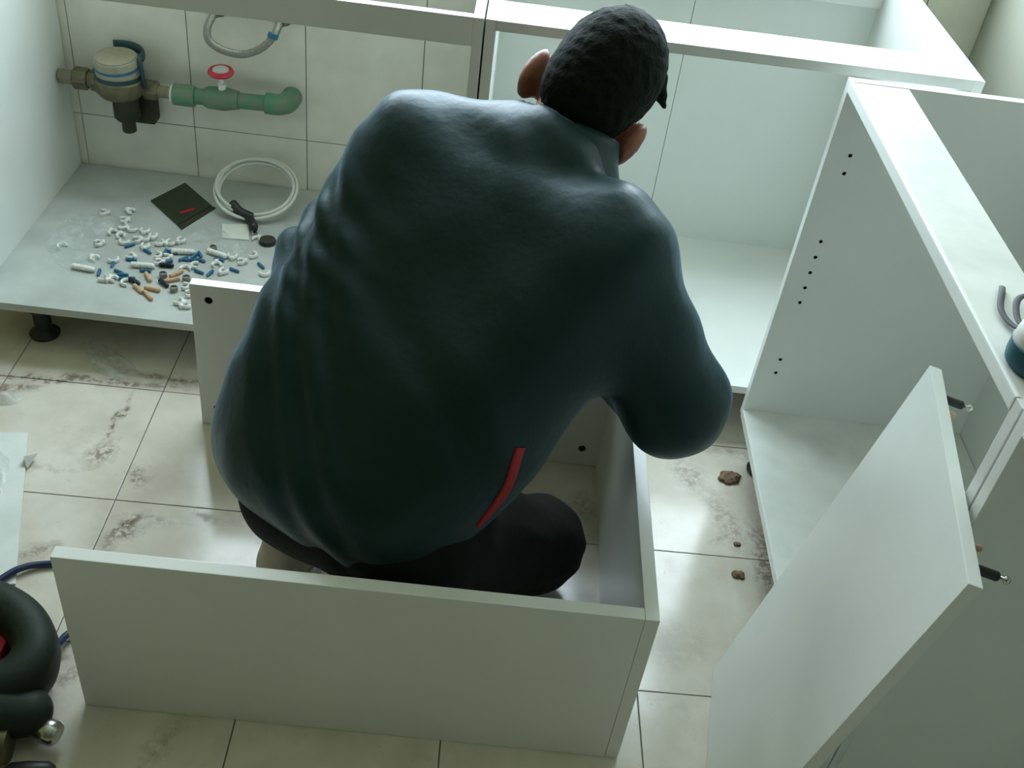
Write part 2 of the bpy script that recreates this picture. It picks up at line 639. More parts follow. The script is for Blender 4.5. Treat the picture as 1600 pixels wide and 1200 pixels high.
def cabinet_leg(parent, x, y):
    prof = [(.030, 0), (.032, .006), (.026, .012), (.018, .020), (.018, .062), (.024, .066), (.024, .085), (.032, .090), (.032, ZB)]
    if 'me' not in leg_proto:
        me = lathe_mesh('leg', (0, 0, 0), (0, 0, 1), prof, 24)
        me.materials.append(M['black_plastic'])
        leg_proto['me'] = me
    o = bpy.data.objects.new('leg', leg_proto['me'])
    COL.objects.link(o)
    o.parent = parent
    o.matrix_parent_inverse = parent_matrix(parent).inverted()
    o.location = (x, y, 0)
    return o


CF = 1.742                    # front plane of the run along the back wall
# sink cabinet: open back and top, upright rail
sink = empty('sink_cabinet', (-0.55, CF, 0))
tag(sink, 'open white sink cabinet without back or top, loose fittings scattered on its grey base', 'cabinet')
SX0, SX1 = -1.049, -0.049
box('side_panel', (SX0, CF, ZB), (SX0 + T, WALL_Y - .012, ZT), 'melamine', sink)
box('side_panel', (SX1 - T, CF, ZB), (SX1, WALL_Y - .012, ZT), 'melamine', sink)
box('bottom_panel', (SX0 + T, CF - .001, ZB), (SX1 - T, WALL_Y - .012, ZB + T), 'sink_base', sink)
box('front_rail', (SX0 + T, CF, ZT - .050), (SX1 - T, CF + T, ZT), 'melamine', sink)
for x in (-.93, -.12):
    for y in (CF + .06, WALL_Y - .12):
        cabinet_leg(sink, x, y)

# base cabinet beside it: flat top rail, closed back
base = empty('base_cabinet', (.38, CF, 0))
tag(base, 'empty white base cabinet with flat top rail, standing beside the open sink cabinet', 'cabinet')
BX0, BX1 = -0.046, 0.805
box('side_panel', (BX0, CF, ZB), (BX0 + T, WALL_Y - .012, ZT), 'melamine', base)
box('side_panel', (BX1 - T, CF, ZB), (BX1, WALL_Y - .012, ZT), 'melamine', base)
box('bottom_panel', (BX0 + T, CF, ZB), (BX1 - T, WALL_Y - .022, ZB + T), 'melamine', base)
box('top_rail', (BX0 + T, CF - .001, ZT - T), (BX1 - T, CF + .100, ZT), 'melamine_dusty', base)
box('rear_rail', (BX0 + T, WALL_Y - .040, ZT - .08), (BX1 - T, WALL_Y - .022, ZT), 'melamine', base)
box('back_panel', (BX0 + .004, WALL_Y - .022, ZB + .002), (.3895, WALL_Y - .014, ZT - .002), 'back_board', base)
box('back_panel', (.3905, WALL_Y - .022, ZB + .002), (BX1 - .004, WALL_Y - .014, ZT - .002), 'back_board', base)
for x in (.02, .74):
    for y in (CF + .06, WALL_Y - .12):
        cabinet_leg(base, x, y)


# two cabinets along the other wall, open towards the middle of the room
def side_cabinet(y0, y1, label, holes):
    o = empty('base_cabinet', (.79, (y0 + y1) / 2, 0))
    tag(o, label, 'cabinet')
    x0, x1 = .556, RX1 - .012
    far = box('side_panel', (x0, y1 - T, ZB), (x1, y1, ZT), 'melamine', o)
    if holes:
        drill(far, [((.596, y1 - T, z), .0035) for z in (.694, .660, .523, .4895, .456, .4225, .389, .2525, .219)], .012, (0, 1, 0))
    box('side_panel', (x0, y0, ZB), (x1, y0 + T, ZT), 'melamine', o)
    box('bottom_panel', (x0, y0 + T, ZB), (x1 - .010, y1 - T, ZB + T), 'melamine_dusty', o)
    box('edge_band', (x0 - .0015, y0 + T, ZB), (x0 - .0002, y1 - T, ZB + T), 'band', o, 0.0004)
    box('top_rail', (x0 + .006, y0 + T, ZT - T), (x0 + .098, y1 - T, ZT - .001), 'melamine_dusty', o)
    box('edge_band', (x0 - .001, y0 + T, ZT - T), (x0 + .0055, y1 - T, ZT + .001), 'band', o, 0.0024)
    box('back_panel', (x1 - .009, y0 + .004, ZB + .002), (x1, y1 - .004, ZT - .002), 'back_board', o)
    box('rear_rail', (x1 - .030, y0 + T, ZT - .08), (x1 - .010, y1 - T, ZT), 'melamine', o)
    for x in (x0 + .06, x1 - .08):
        for y in (y0 + .07, y1 - .07):
            cabinet_leg(o, x, y)
    return o


side_cabinet(.838, 1.686, 'white base cabinet with a row of small pin holes inside its side panel', True)
side_cabinet(-.03, .8345, 'white base cabinet behind the leaning panel, joined to the one with pin holes', False)

# ------------------------------------------------------------------ carcass being assembled on the floor
HX0, HX1, HY0, HY1, HZ = -.530, .288, .918, 1.595, .336
TB = .020
carc = empty('wall_cabinet_carcass', (-.12, 1.25, 0))
tag(carc, 'half assembled grey white cabinet carcass of three boards around the kneeling person', 'cabinet')
box('board', (HX0, HY0, .0005), (HX1 - TB - .0004, HY0 + TB, HZ), 'melamine', carc)
box('board', (HX1 - TB, HY0, .0005), (HX1, HY1 - TB - .0004, HZ), 'melamine', carc)
far = box('board', (HX0, HY1 - TB, .0005), (HX1, HY1, HZ), 'melamine', carc)
drill(far, [((x, HY1 - TB, z), .0075) for x in (-.497, .233) for z in (.304, .045)], .013, (0, 1, 0))

# leaning board with fittings
lean, yw = math.radians(9.7), math.radians(9.5)
LB, WB, TP = .70, .373, .016
wv = Vector((-math.sin(yw), -math.cos(yw), 0))
nv0 = Vector((math.cos(yw), -math.sin(yw), 0))
uv = nv0 * math.sin(lean) + Vector((0, 0, 1)) * math.cos(lean)
nv = nv0 * math.cos(lean) - Vector((0, 0, 1)) * math.sin(lean)      # towards the cabinets
P0 = Vector((.4575, 1.099, .0030))
LMAT = Matrix(((wv.x, uv.x, nv.x, P0.x), (wv.y, uv.y, nv.y, P0.y), (wv.z, uv.z, nv.z, P0.z), (0, 0, 0, 1)))


def to_world(me, mat4):
    me.transform(mat4)
    if mat4.determinant() < 0:
        me.flip_normals()
    return me


pan = empty('cabinet_panel', P0)
tag(pan, 'white cabinet panel leaning against the cabinet edges, bolts and dowels along its upper end', 'panel')
link('board', to_world(box_mesh('board', (0, 0, 0), (WB, LB, TP), .001), LMAT), 'melamine', pan)
for s, hgt in ((.045, LB - .012), (WB - .040, LB - .012)):
    bl = link('cam_bolt', to_world(lathe_mesh('cam_bolt', (s, hgt, TP - .002), (0, 0, 1), [(.0055, 0), (.0055, .030), (.004, .032)], 14), LMAT), 'black_plastic', pan)
    link('bolt_tip', to_world(lathe_mesh('bolt_tip', (s, hgt, TP + .029), (0, 0, 1), [(.0018, 0), (.0018, .006), (.004, .007), (.0046, .010), (.003, .013)], 14), LMAT), 'steel', bl, smooth=True)
for s in (.075, WB - .072):
    link('wooden_dowel', to_world(lathe_mesh('wooden_dowel', (s, LB - .011, TP - .002), (0, 0, 1), [(.0042, 0), (.0042, .014), (.003, .017)], 14), LMAT), 'wood', pan)

# ------------------------------------------------------------------ plumbing on the tiled wall
meter = empty('water_meter', (-.884, 2.30, .36))
tag(meter, 'old brass water meter with round dial, on the pipe along the tiled wall', 'water meter')
bm = bmesh.new()
cyl_bm(bm, (-1.028, 2.30, .366), (-.93, 2.30, .366), .017)
link('inlet_pipe', bm_mesh('inlet_pipe', bm), 'old_pipe', meter)
lathe('union_nut', (-.995, 2.30, .366), (1, 0, 0), [(.024, 0), (.026, .004), (.026, .030), (.024, .034)], 'brass', meter, 6)
lathe('union_nut', (-.955, 2.30, .366), (1, 0, 0), [(.024, 0), (.026, .004), (.026, .026), (.024, .030)], 'brass', meter, 6)
lathe('meter_body', (-.884, 2.285, .335), (0, 0, 1), [(.018, 0), (.045, .010), (.056, .024), (.056, .050), (.050, .056)], 'brass', meter, smooth=True)
lathe('dark_ring', (-.884, 2.285, .388), (0, 0, 1), [(.053, 0), (.054, .010)], 'dark_teal', meter, 32)
reg = lathe('register', (-.884, 2.283, .398), (-.02, -.10, 1), [(.050, 0), (.050, .036), (.047, .040)], 'dial', meter, 32, True)
lathe('blue_band', (-.884, 2.2815, .414), (-.02, -.10, 1), [(.0503, 0), (.0507, .001), (.0507, .006), (.0503, .007)], 'blue_plastic', reg, 32)
lathe('dial_face', (-.885, 2.279, .437), (-.02, -.10, 1), [(.044, 0), (.044, .0025)], 'dial', reg, 32)
bm = bmesh.new()
lid = [Vector((-.884 + .057 * math.cos(a), 2.290 + .052 * math.sin(a), .440)) for a in [math.radians(d_) for d_ in range(-15, 125, 10)]]
tube_bm(bm, lid, .0045, 8, flat=.012)
tube_bm(bm, [Vector((-.829, 2.277, .445)), Vector((-.826, 2.274, .41)), Vector((-.823, 2.272, .375))], .005, 8)
link('lid_rim', bm_mesh('lid_rim', bm), 'dark_teal', meter, smooth=True)
lathe('strainer', (-.875, 2.283, .345), (.05, -.10, -1), [(.030, 0), (.030, .05), (.024, .058), (.016, .060), (.016, .085), (.012, .088)], 'dark_brass', meter, 20, True)
box('strainer_shadow_box', (-.878, 2.31, .265), (-.822, 2.353, .345), 'dark_brass', meter, .003)  # dark box standing for the strainer's lower body and its shadow
box('meter_strut', (-.918, 2.31, .272), (-.902, 2.353, .330), 'dark_teal', meter, .003)
lathe('outlet_nut', (-.835, 2.30, .358), (1, 0, 0), [(.021, 0), (.023, .004), (.023, .030), (.019, .034)], 'brass', meter, 6)
bm = bmesh.new()
cyl_bm(bm, (-.803, 2.30, .357), (-.770, 2.30, .356), .014)
link('outlet_pipe', bm_mesh('outlet_pipe', bm), 'old_pipe', meter)

valve = empty('stop_valve', (-.65, 2.30, .35))
tag(valve, 'green plastic water pipe with a red handwheel stop valve, on the tiled wall', 'valve')
lathe('collar', (-.7715, 2.30, .355), (1, 0, 0), [(.021, 0), (.021, .005)], 'white_plastic', valve, 24)
lathe('coupling', (-.766, 2.30, .355), (1, 0, 0), [(.024, 0), (.025, .003), (.025, .046), (.022, .050)], 'green_pipe', valve, 24, True)
bm = bmesh.new()
cyl_bm(bm, (-.718, 2.30, .356), (-.535, 2.30, .360), .0185, seg=24)
link('pipe', bm_mesh('pipe', bm), 'green_pipe', valve, smooth=False)
smooth_by_angle(valve.children[-1])
lathe('valve_body', (-.695, 2.30, .357), (1, 0, .02), [(.021, 0), (.026, .010), (.027, .040), (.027, .050), (.021, .080)], 'green_pipe', valve, 24, True)
tube('elbow', [(-.552, 2.30, .360), (-.525, 2.30, .360), (-.508, 2.312, .360), (-.502, 2.335, .360), (-.502, 2.352, .360)], .0245, 'green_pipe', valve, 20)
lathe('stem', (-.652, 2.298, .378), (0, -.04, 1), [(.009, 0), (.009, .018), (.005, .020), (.005, .045)], 'white_plastic', valve, 16)
hw = lathe('handwheel', (-.652, 2.296, .419), (0, -.06, 1), [(.020, .0), (.027, .001), (.030, .006), (.027, .012), (.022, .013), (.020, .008)], 'red_plastic', valve, 28, True)
lathe('handwheel_cap', (-.652, 2.2955, .425), (0, -.06, 1), [(.0195, 0), (.0195, .006), (.017, .008)], 'pale_grey', hw, 24)

hose = empty('flexible_hose', (-.59, 2.28, .49))
tag(hose, 'grey braided flexible hose hanging between two wall taps under the rail', 'hose')
tube('hose', [(-.664, 2.315, .552), (-.672, 2.285, .530), (-.668, 2.275, .505), (-.640, 2.272, .488), (-.594, 2.27, .484), (-.552, 2.272, .502), (-.525, 2.282, .530), (-.518, 2.31, .548)], .0085, 'hose', hose, 14)
for x, z in ((-.663, .553), (-.517, .550)):
    lathe('wall_elbow', (x, 2.353, z), (0, -1, 0), [(.022, 0), (.022, .004), (.012, .006), (.013, .034), (.011, .042)], 'brass', hose, 18)
lathe('blue_ring', (-.528, 2.279, .525), (.25, .3, .9), [(.011, 0), (.012, .002), (.012, .010), (.011, .012)], 'blue_plastic', hose, 18)

# ------------------------------------------------------------------ loose things on the sink cabinet base
ZS = ZB + T
NOW = []


def rot2(p, c, a):
    x, y = p
    return (c[0] + x * math.cos(a) - y * math.sin(a), c[1] + x * math.sin(a) + y * math.cos(a))


def place(me, name, x, y, rz, label, cat, group, z=ZS, tilt=0.0, k=1.12):
    o = bpy.data.objects.new(name, me)
    COL.objects.link(o)
    o.location = (x, y, z)
    o.rotation_euler = (tilt, 0, rz)
    o.scale = (k, k, k)
    tag(o, label, cat, group)
    return o


# C-shaped plastic cable clips
def clip_mesh(open_deg, r, nail):
    bm = bmesh.new()
    pts = [Vector((r * math.cos(a), r * math.sin(a), .0045)) for a in [math.radians(open_deg / 2 + (360 - open_deg) * i / 14) for i in range(15)]]
    tube_bm(bm, pts, .0026, 8, flat=.0044)
    if nail:
        bm_box(bm, (-r - .006, -.0045, .0001), (-r + .001, .0045, .0088))
    me = bm_mesh('cable_clip', bm)
    me.materials.append(M['white_plastic'])
    for p in me.polygons:
        p.use_smooth = True
    return me


clip_me = [clip_mesh(120, .0082, True), clip_mesh(80, .0076, True), clip_mesh(150, .0090, False)]
clips = [(-.9, 2.122), (-.841, 2.142), (-.839, 2.074), (-.85, 2.042), (-.829, 2.033), (-.814, 2.068), (-.785, 2.067), (-.761, 2.049), (-.814, 2.012),
         (-.792, 2.023), (-.765, 2.004), (-.740, 2.024), (-.716, 2.030), (-.852, 1.931), (-.813, 1.936), (-.784, 1.957), (-.866, 1.992), (-.934, 1.963),
         (-.81, 1.861), (-.788, 1.862), (-.730, 1.972), (-.709, 1.968), (-.719, 1.946), (-.759, 1.855), (-.635, 1.809), (-.696, 2.044), (-.637, 1.950),
         (-.594, 1.961), (-.573, 1.941), (-.529, 2.018), (-.534, 2.084), (-.547, 1.985), (-.486, 1.952), (-.638, 1.866), (-.622, 1.840), (-.655, 1.931),
         (-.615, 1.800), (-.845, 2.100), (-.776, 2.035), (-.570, 2.005)]
for i, (x, y) in enumerate(clips):
    shape = ('white plastic wide mouthed clip', 'white plastic ring clip with tab', 'plain white plastic half ring')[i % 3]
    where = 'in the cluster towards the tiled wall' if y > 2.0 else ('near the front edge of the sink base' if y < 1.89 else 'among the blue wall plugs')
    place(clip_me[i % 3], 'cable_clip', x, y, random.uniform(0, 6.28), shape + ' ' + where, 'clip', 'loose white plastic clips')


def plug_mesh(name, length, r, mat, ribs):
    prof = [(r * .7, 0), (r, .002)]
    for i in range(ribs):
        h = .002 + (length - .006) * (i + .5) / ribs
        prof += [(r * .98, h - .0008), (r * .72, h), (r, h + .0009)]
    prof += [(r * .8, length - .002), (r * .45, length)]
    me = lathe_mesh(name, (-length / 2, 0, r), (1, 0, 0), prof, 14)
    me.materials.append(M[mat])
    return me


wp = plug_mesh('wall_plug', .046, .0058, 'white_plastic', 6)
for x, y, a, lab in ((-.861, 1.888, -.12, 'long white ribbed wall plug with a blue plug at its end, apart from the pile'),
                     (-.745, 1.924, .06, 'long white ribbed wall plug beside the wooden dowels'),
                     (-.678, 1.996, .12, 'long white ribbed wall plug among the blue plugs'),
                     (-.604, 2.004, -.35, 'long white ribbed wall plug below the clear bag and paper card')):
    place(wp, 'wall_plug', x, y, a, lab, 'wall plug', 'white wall plugs')
bp_ = plug_mesh('wall_plug', .022, .0034, 'blue_plastic', 4)
blues = [(-.826, 1.881), (-.776, 1.884), (-.758, 1.872), (-.809, 1.920), (-.754, 1.984), (-.701, 1.993), (-.700, 1.952), (-.777, 1.944), (-.735, 1.908),
         (-.651, 1.988), (-.634, 1.974), (-.656, 1.970), (-.595, 1.984), (-.624, 1.928), (-.600, 1.927), (-.5, 1.980), (-.552, 1.950), (-.716, 1.990),
         (-.770, 1.870), (-.787, 1.893), (-.640, 1.996), (-.670, 1.972), (-.798, 2.000)]
for i, (x, y) in enumerate(blues):
    near = min((('beside the wooden dowels', -.71, 1.87), ('beside the lone long white plug', -.84, 1.89), ('behind the top edge of the carcass board', -.60, 1.93), ('in the bunch below the leaflet', -.68, 1.99)), key=lambda q: math.hypot(q[1] - x, q[2] - y))[0]
    place(bp_, 'wall_plug', x, y, random.uniform(0, 6.28), 'short blue wall plug lying ' + near, 'wall plug', 'blue wall plugs')
np_ = plug_mesh('wall_plug', .028, .0048, 'navy_plastic', 4)
for x, y, a in ((-.697, 1.936, .1), (-.744, 1.862, -.5), (-.683, 1.868, -.7)):
    place(np_, 'wall_plug', x, y, a, 'dark navy wall plug lying among the wooden dowels', 'wall plug', 'navy wall plugs')
dw = lathe_mesh('wooden_dowel', (-.0155, 0, .004), (1, 0, 0), [(.003, 0), (.004, .0015), (.004, .0295), (.003, .031)], 14)
dw.materials.append(M['wood'])
for x, y, a in ((-.722, 1.885, -1.0), (-.668, 1.910, .95), (-.671, 1.884, .55), (-.728, 1.838, -.75), (-.700, 1.843, -.15), (-.701, 1.818, -.85)):
    place(dw, 'wooden_dowel', x, y, a, 'short tan wooden dowel in the pile on the sink cabinet base', 'dowel', 'loose wooden dowels')
cn = lathe_mesh('cam_nut', (0, 0, 0), (0, 0, 1), [(.0075, 0), (.0075, .010), (.0055, .010), (.0055, .007), (.001, .007)], 18)
cn.materials.append(M['grey_metal'])
for x, y in ((-.693, 1.897), (-.656, 1.850), (-.618, 2.024), (-.642, 1.894)):
    place(cn, 'cam_nut', x, y, random.uniform(0, 6), 'round grey metal cam nut lying on the sink cabinet base', 'cam nut', 'loose cam nuts')
bk = lathe_mesh('hinge_cup', (0, 0, 0), (0, 0, 1), [(.017, 0), (.018, .002), (.016, .009), (.010, .010)], 22)
bk.materials.append(M['dark_brass'])
place(bk, 'hinge_cup', -.508, 2.082, 0, 'round dark brown metal cup beside the black cable plug', 'hinge', None)

# black printed leaflet in a clear sleeve
lf = empty('leaflet', (-.737, 2.20, ZS))
tag(lf, 'square black printed leaflet with a red mark, lying on the cabinet base', 'leaflet')
cs = [(-.814, 2.203), (-.761, 2.305), (-.672, 2.213), (-.722, 2.108)]


def slab(name, pts, z0, z1, mat, parent):
    bm = bmesh.new()
    lo = [bm.verts.new((x, y, z0)) for x, y in pts]
    hi = [bm.verts.new((x, y, z1)) for x, y in pts]
    n = len(pts)
    bm.faces.new(lo[::-1])
    bm.faces.new(hi)
    for i in range(n):
        j = (i + 1) % n
        bm.faces.new((lo[i], lo[j], hi[j], hi[i]))
    return link(name, bm_mesh(name, bm), mat, parent)


slab('cover', cs, ZS + .0005, ZS + .004, 'leaflet', lf)
slab('page_edge', [(-.672, 2.213), (-.660, 2.206), (-.710, 2.092), (-.722, 2.108)], ZS + .0005, ZS + .0025, 'dark_brass', lf)
slab('red_print', [(-.736, 2.164), (-.728, 2.158), (-.703, 2.184), (-.709, 2.192)], ZS + .004, ZS + .0044, 'red_trim', lf)

# small paper card
pc = slab('paper_card', [(-.627, 2.138), (-.567, 2.149), (-.551, 2.082), (-.612, 2.077)], ZS + .0012, ZS + .0024, 'paper', None)
tag(pc, 'small blank pale paper card between the black leaflet and the white cable coil', 'card')


# coil of white cable leaning on the wall
coil = empty('cable_coil', (-.575, 2.24, ZS))
tag(coil, 'coil of white cable bound with black tape, leaning against the tiled wall', 'cable')
pts = []
turns, per = 4, 30
for i in range(turns * per + 1):
    a = 2 * math.pi * i / per + 4.2
    k = i / per
    rx = .094 - .006 * math.sin(k * 2.3) + .003 * (k - 2)
    ry = .088 - .006 * math.cos(k * 1.7)
    u, v = rx * math.cos(a), ry * math.sin(a)
    tl = math.radians(22)
    pts.append(Vector((-.569 + u + .004 * math.sin(5 * k), 2.243 + v * math.cos(tl), ZS + .0475 + v * math.sin(tl) + .004 * (k - 2))))
bm = bmesh.new()
tube_bm(bm, pts, .0042, 8)
link('cable', bm_mesh('cable', bm), 'cable_white', coil, smooth=True)
tube('tape', [(-.616, 2.190, ZS + .028), (-.592, 2.172, ZS + .018), (-.560, 2.160, ZS + .013)], .0125, 'black_plastic', coil, 14)
plg = tube('plug', [(-.562, 2.150, ZS + .014), (-.552, 2.130, ZS + .013), (-.545, 2.110, ZS + .0125)], [.010] * 10 + [.0105] * 5 + [.008] * 6, 'black_plastic', coil, 14)
for s in (-1, 1):
    bm = bmesh.new()
    cyl_bm(bm, (-.5455 + s * .005, 2.112, ZS + .0125), (-.5395 + s * .005, 2.094, ZS + .0125), .002, seg=10)
    link('plug_pin', bm_mesh('plug_pin', bm), 'steel', plg)


# crumpled clear bags
def bag(name, outline, z0, hmax, label, seed, cat='plastic bag'):
    r_ = np.random.default_rng(seed)
    c = np.mean(np.array(outline), axis=0)
    bm = bmesh.new()
    n = len(outline)
    rings = 6
    per_ = 40
    sp = spline([(x, y, 0) for x, y in outline], 8, True)
    step = len(sp) / per_
    edge = [sp[int(i * step)] for i in range(per_)]
    ph = r_.uniform(0, 6.28, 6)
    layers = []
    for k in range(rings + 1):
        t = k / rings
        ring = []
        for i, p in enumerate(edge):
            x = c[0] + (p.x - c[0]) * t
            y = c[1] + (p.y - c[1]) * t
            w = .5 + .25 * math.sin(60 * x + ph[0] + 3 * math.sin(41 * y + ph[1])) + .25 * math.sin(73 * y + ph[2] + 2 * math.sin(52 * x + ph[3]))
            z = z0 + .0008 + hmax * w * (1 - t ** 3)
            ring.append(bm.verts.new((x, y, z)))
            if k == 0:
                ring = ring * per_
                break
        layers.append(ring)
    for k in range(rings):
        A, B = layers[k], layers[k + 1]
        for i in range(per_):
            j = (i + 1) % per_
            if k == 0:
                bm.faces.new((A[0], B[i], B[j]))
            else:
                bm.faces.new((A[i], B[i], B[j], A[j]))
    o = link(name, bm_mesh(name, bm), 'film', smooth=True)
    tag(o, label, cat)
    return o


bag('plastic_bag', [(-.981, 1.99), (-.955, 2.10), (-.88, 2.115), (-.858, 2.06), (-.872, 1.98), (-.83, 1.905), (-.90, 1.885)], ZS, .014, 'crumpled clear plastic bag near the side panel of the sink cabinet', 3)
bag('plastic_bag', [(-.690, 2.055), (-.640, 2.120), (-.56, 2.066), (-.545, 2.03), (-.56, 2.014), (-.640, 2.022)], ZS, .012, 'crumpled clear plastic bag below the paper card and leaflet', 4)
bag('plastic_bag', [(-.842, 1.800), (-.790, 1.782), (-.705, 1.717), (-.747, 1.683), (-.80, 1.712)], 0, .018, 'flat clear plastic bag on the floor under the sink cabinet edge', 5)
bag('plastic_bag', [(-.96, 1.60), (-.905, 1.60), (-.898, 1.575), (-.925, 1.56), (-.97, 1.565)], 0, .02, 'scrap of clear plastic on the floor above the foam sheet', 6)

# foam sheet on the floor with a folded corner
fs = empty('foam_sheet', (-.84, 1.31, 0))
tag(fs, 'flat white packing foam sheet on the floor beside the dirty footprints', 'packing sheet')
slab('sheet', [(-1.06, 1.455), (-.842, 1.490), (-.720, 1.128), (-.93, 1.09)], .0008, .004, 'foam', fs)
bm = bmesh.new()
ptsf = [(-.822, 1.428, .003), (-.798, 1.429, .012), (-.806, 1.393, .004), (-.816, 1.408, .020)]
vsf = [bm.verts.new(p) for p in ptsf]
for f in ((0, 1, 3), (1, 2, 3), (0, 3, 2), (0, 2, 1)):
    bm.faces.new([vsf[i] for i in f])
link('folded_flap', bm_mesh('folded_flap', bm), 'pale_grey', fs)
bagf = bag('film_scrap', [(-.905, 1.42), (-.845, 1.41), (-.825, 1.30), (-.845, 1.24), (-.895, 1.25)], .0045, .022, 'crumpled clear film lying on top of the white foam sheet', 8, 'plastic film')

# dirt clumps
for (x, y, s, sd, lab) in ((.545, 1.583, .022, 1, 'clump of brown dirt on the floor at the open cabinet with pin holes'), (.530, 1.322, .012, 2, 'small clump of brown dirt near the leaning panel'), (.538, 1.40, .007, 5, 'tiny brown dirt crumb between the two larger clumps')):
    bm = bmesh.new()
    bmesh.ops.create_icosphere(bm, subdivisions=3, radius=s)
    r_ = np.random.default_rng(sd)
    ph = r_.uniform(0, 6.28, 6)
    for v in bm.verts:
        k = 1 + .16 * math.sin(v.co.x / s * 5 + ph[0]) * math.sin(v.co.y / s * 4 + ph[1]) + .2 * math.sin(v.co.y / s * 11 + ph[2]) * math.sin(v.co.x / s * 9 + ph[4])
        v.co.x *= k
        v.co.y *= k * .8
        v.co.z = max(0, v.co.z * .30 * k + s * .14)
        v.co += Vector((x, y, .0003))
    tag(link('dirt_clump', bm_mesh('dirt_clump', bm), 'soil', smooth=True), lab, 'dirt')


# ------------------------------------------------------------------ implicit surfaces (person, tool, soft things)
class Field:
    def __init__(self, lo, hi, h):
        self.lo = np.array(lo, float)
        self.h = h
        self.n = np.ceil((np.array(hi) - self.lo) / h).astype(int) + 1
        self.d = np.full(self.n, 1.0, np.float32)

    def _sub(self, lo, hi):
        a = np.clip(np.floor((np.array(lo) - self.lo) / self.h).astype(int), 0, self.n)
        b = np.clip(np.ceil((np.array(hi) - self.lo) / self.h).astype(int) + 1, 0, self.n)
        sl = tuple(slice(x, y) for x, y in zip(a, b))
        ax = [self.lo[i] + self.h * np.arange(a[i], b[i]) for i in range(3)]
        P = np.stack(np.meshgrid(*ax, indexing='ij'), -1).astype(np.float32)
        return sl, P

    def _merge(self, sl, v, k, op):
        a = self.d[sl]
        if op == 'cut':
            a, v = -a, v
        hh = np.maximum(k - np.abs(a - v), 0) / max(k, 1e-6)
        r = np.minimum(a, v) - hh * hh * k * .25
        self.d[sl] = -r if op == 'cut' else r

    def cone(self, a, b, ra, rb=None, k=.03, op='add'):
        rb = ra if rb is None else rb
        a, b = np.array(a, float), np.array(b, float)
        R = max(ra, rb) + k + .03
        sl, P = self._sub(np.minimum(a, b) - R, np.maximum(a, b) + R)
        ba = b - a
        t = np.clip(((P - a) @ ba) / max(ba @ ba, 1e-9), 0, 1)
        v = np.linalg.norm(P - a - t[..., None] * ba, axis=-1) - (ra + (rb - ra) * t)
        self._merge(sl, v.astype(np.float32), k, op)

    def ell(self, c, radii, axes=None, k=.03, op='add'):
        c, radii = np.array(c, float), np.array(radii, float)
        A = np.eye(3) if axes is None else np.array(axes, float)
        R = radii.max() + k + .03
        sl, P = self._sub(c - R, c + R)
        q = (P - c) @ A.T
        k0 = np.linalg.norm(q / radii, axis=-1)
        k1 = np.linalg.norm(q / radii ** 2, axis=-1) + 1e-6
        self._merge(sl, (k0 * (k0 - 1) / k1).astype(np.float32), k, op)

    def displace(self, fn):
        ax = [self.lo[i] + self.h * np.arange(self.n[i]) for i in range(3)]
        X, Y, Z = np.meshgrid(*ax, indexing='ij')
        near = np.abs(self.d) < .05
        self.d[near] += fn(X[near], Y[near], Z[near]).astype(np.float32)

    def mesh(self, name, smooth_it=2):
        d, n, h = self.d, self.n, self.h
        s = d < 0
        cnt = np.zeros(n - 1, np.int8)
        acc = np.zeros((*(n - 1), 3), np.float32)
        ne = np.zeros(n - 1, np.int8)
        corner = [(i, j, k) for i in (0, 1) for j in (0, 1) for k in (0, 1)]

        def C(arr, c):
            return arr[c[0]:n[0] - 1 + c[0], c[1]:n[1] - 1 + c[1], c[2]:n[2] - 1 + c[2]]
        for c in corner:
            cnt += C(s, c)
        active = (cnt > 0) & (cnt < 8)
        idx = np.argwhere(active)
        ii = tuple(idx.T)
        pos = np.zeros((len(idx), 3))
        num = np.zeros(len(idx))
        for c in corner:
            for ax in range(3):
                if c[ax]:
                    continue
                e = list(c)
                e[ax] = 1
                da = d[tuple(idx[:, q] + c[q] for q in range(3))]
                db = d[tuple(idx[:, q] + e[q] for q in range(3))]
                mk = (da < 0) != (db < 0)
                t = np.where(mk, da / np.where(mk, da - db, 1), 0)
                p = np.tile(np.array(c, float), (len(idx), 1))
                p[:, ax] += t
                pos[mk] += p[mk]
                num[mk] += 1
        verts = self.lo + (idx + pos / num[:, None]) * h
        vid = np.full(n - 1, -1, np.int64)
        vid[ii] = np.arange(len(idx))
        quads = []
        for ax in range(3):
            u, v = (ax + 1) % 3, (ax + 2) % 3
            sl0 = [slice(1, n[q] - 1) for q in range(3)]
            sl1 = [slice(1, n[q] - 1) for q in range(3)]
            sl0[ax] = slice(0, n[ax] - 1)
            sl1[ax] = slice(1, n[ax])
            ch = s[tuple(sl0)] != s[tuple(sl1)]
            g = np.argwhere(ch)
            g = g + np.array([0 if q == ax else 1 for q in range(3)])
            inside = s[tuple(g.T)]
            off = []
            for du, dv in ((-1, -1), (0, -1), (0, 0), (-1, 0)):
                q = g.copy()
                q[:, u] += du
                q[:, v] += dv
                off.append(vid[tuple(q.T)])
            F = np.stack(off, 1)
            F[~inside] = F[~inside][:, ::-1]
            quads.append(F)
        F = np.concatenate(quads)
        for _ in range(smooth_it):
            acc_ = np.zeros_like(verts)
            w = np.zeros(len(verts))
            for a in range(4):
                b_ = (a + 1) % 4
                np.add.at(acc_, F[:, a], verts[F[:, b_]])
                np.add.at(acc_, F[:, b_], verts[F[:, a]])
                np.add.at(w, F[:, a], 1)
                np.add.at(w, F[:, b_], 1)
            verts = verts * .5 + (acc_ / w[:, None]) * .5
        me = bpy.data.meshes.new(name)
        me.from_pydata(verts.tolist(), [], F.tolist())
        me.polygons.foreach_set('use_smooth', [True] * len(me.polygons))
        me.update()
        return me


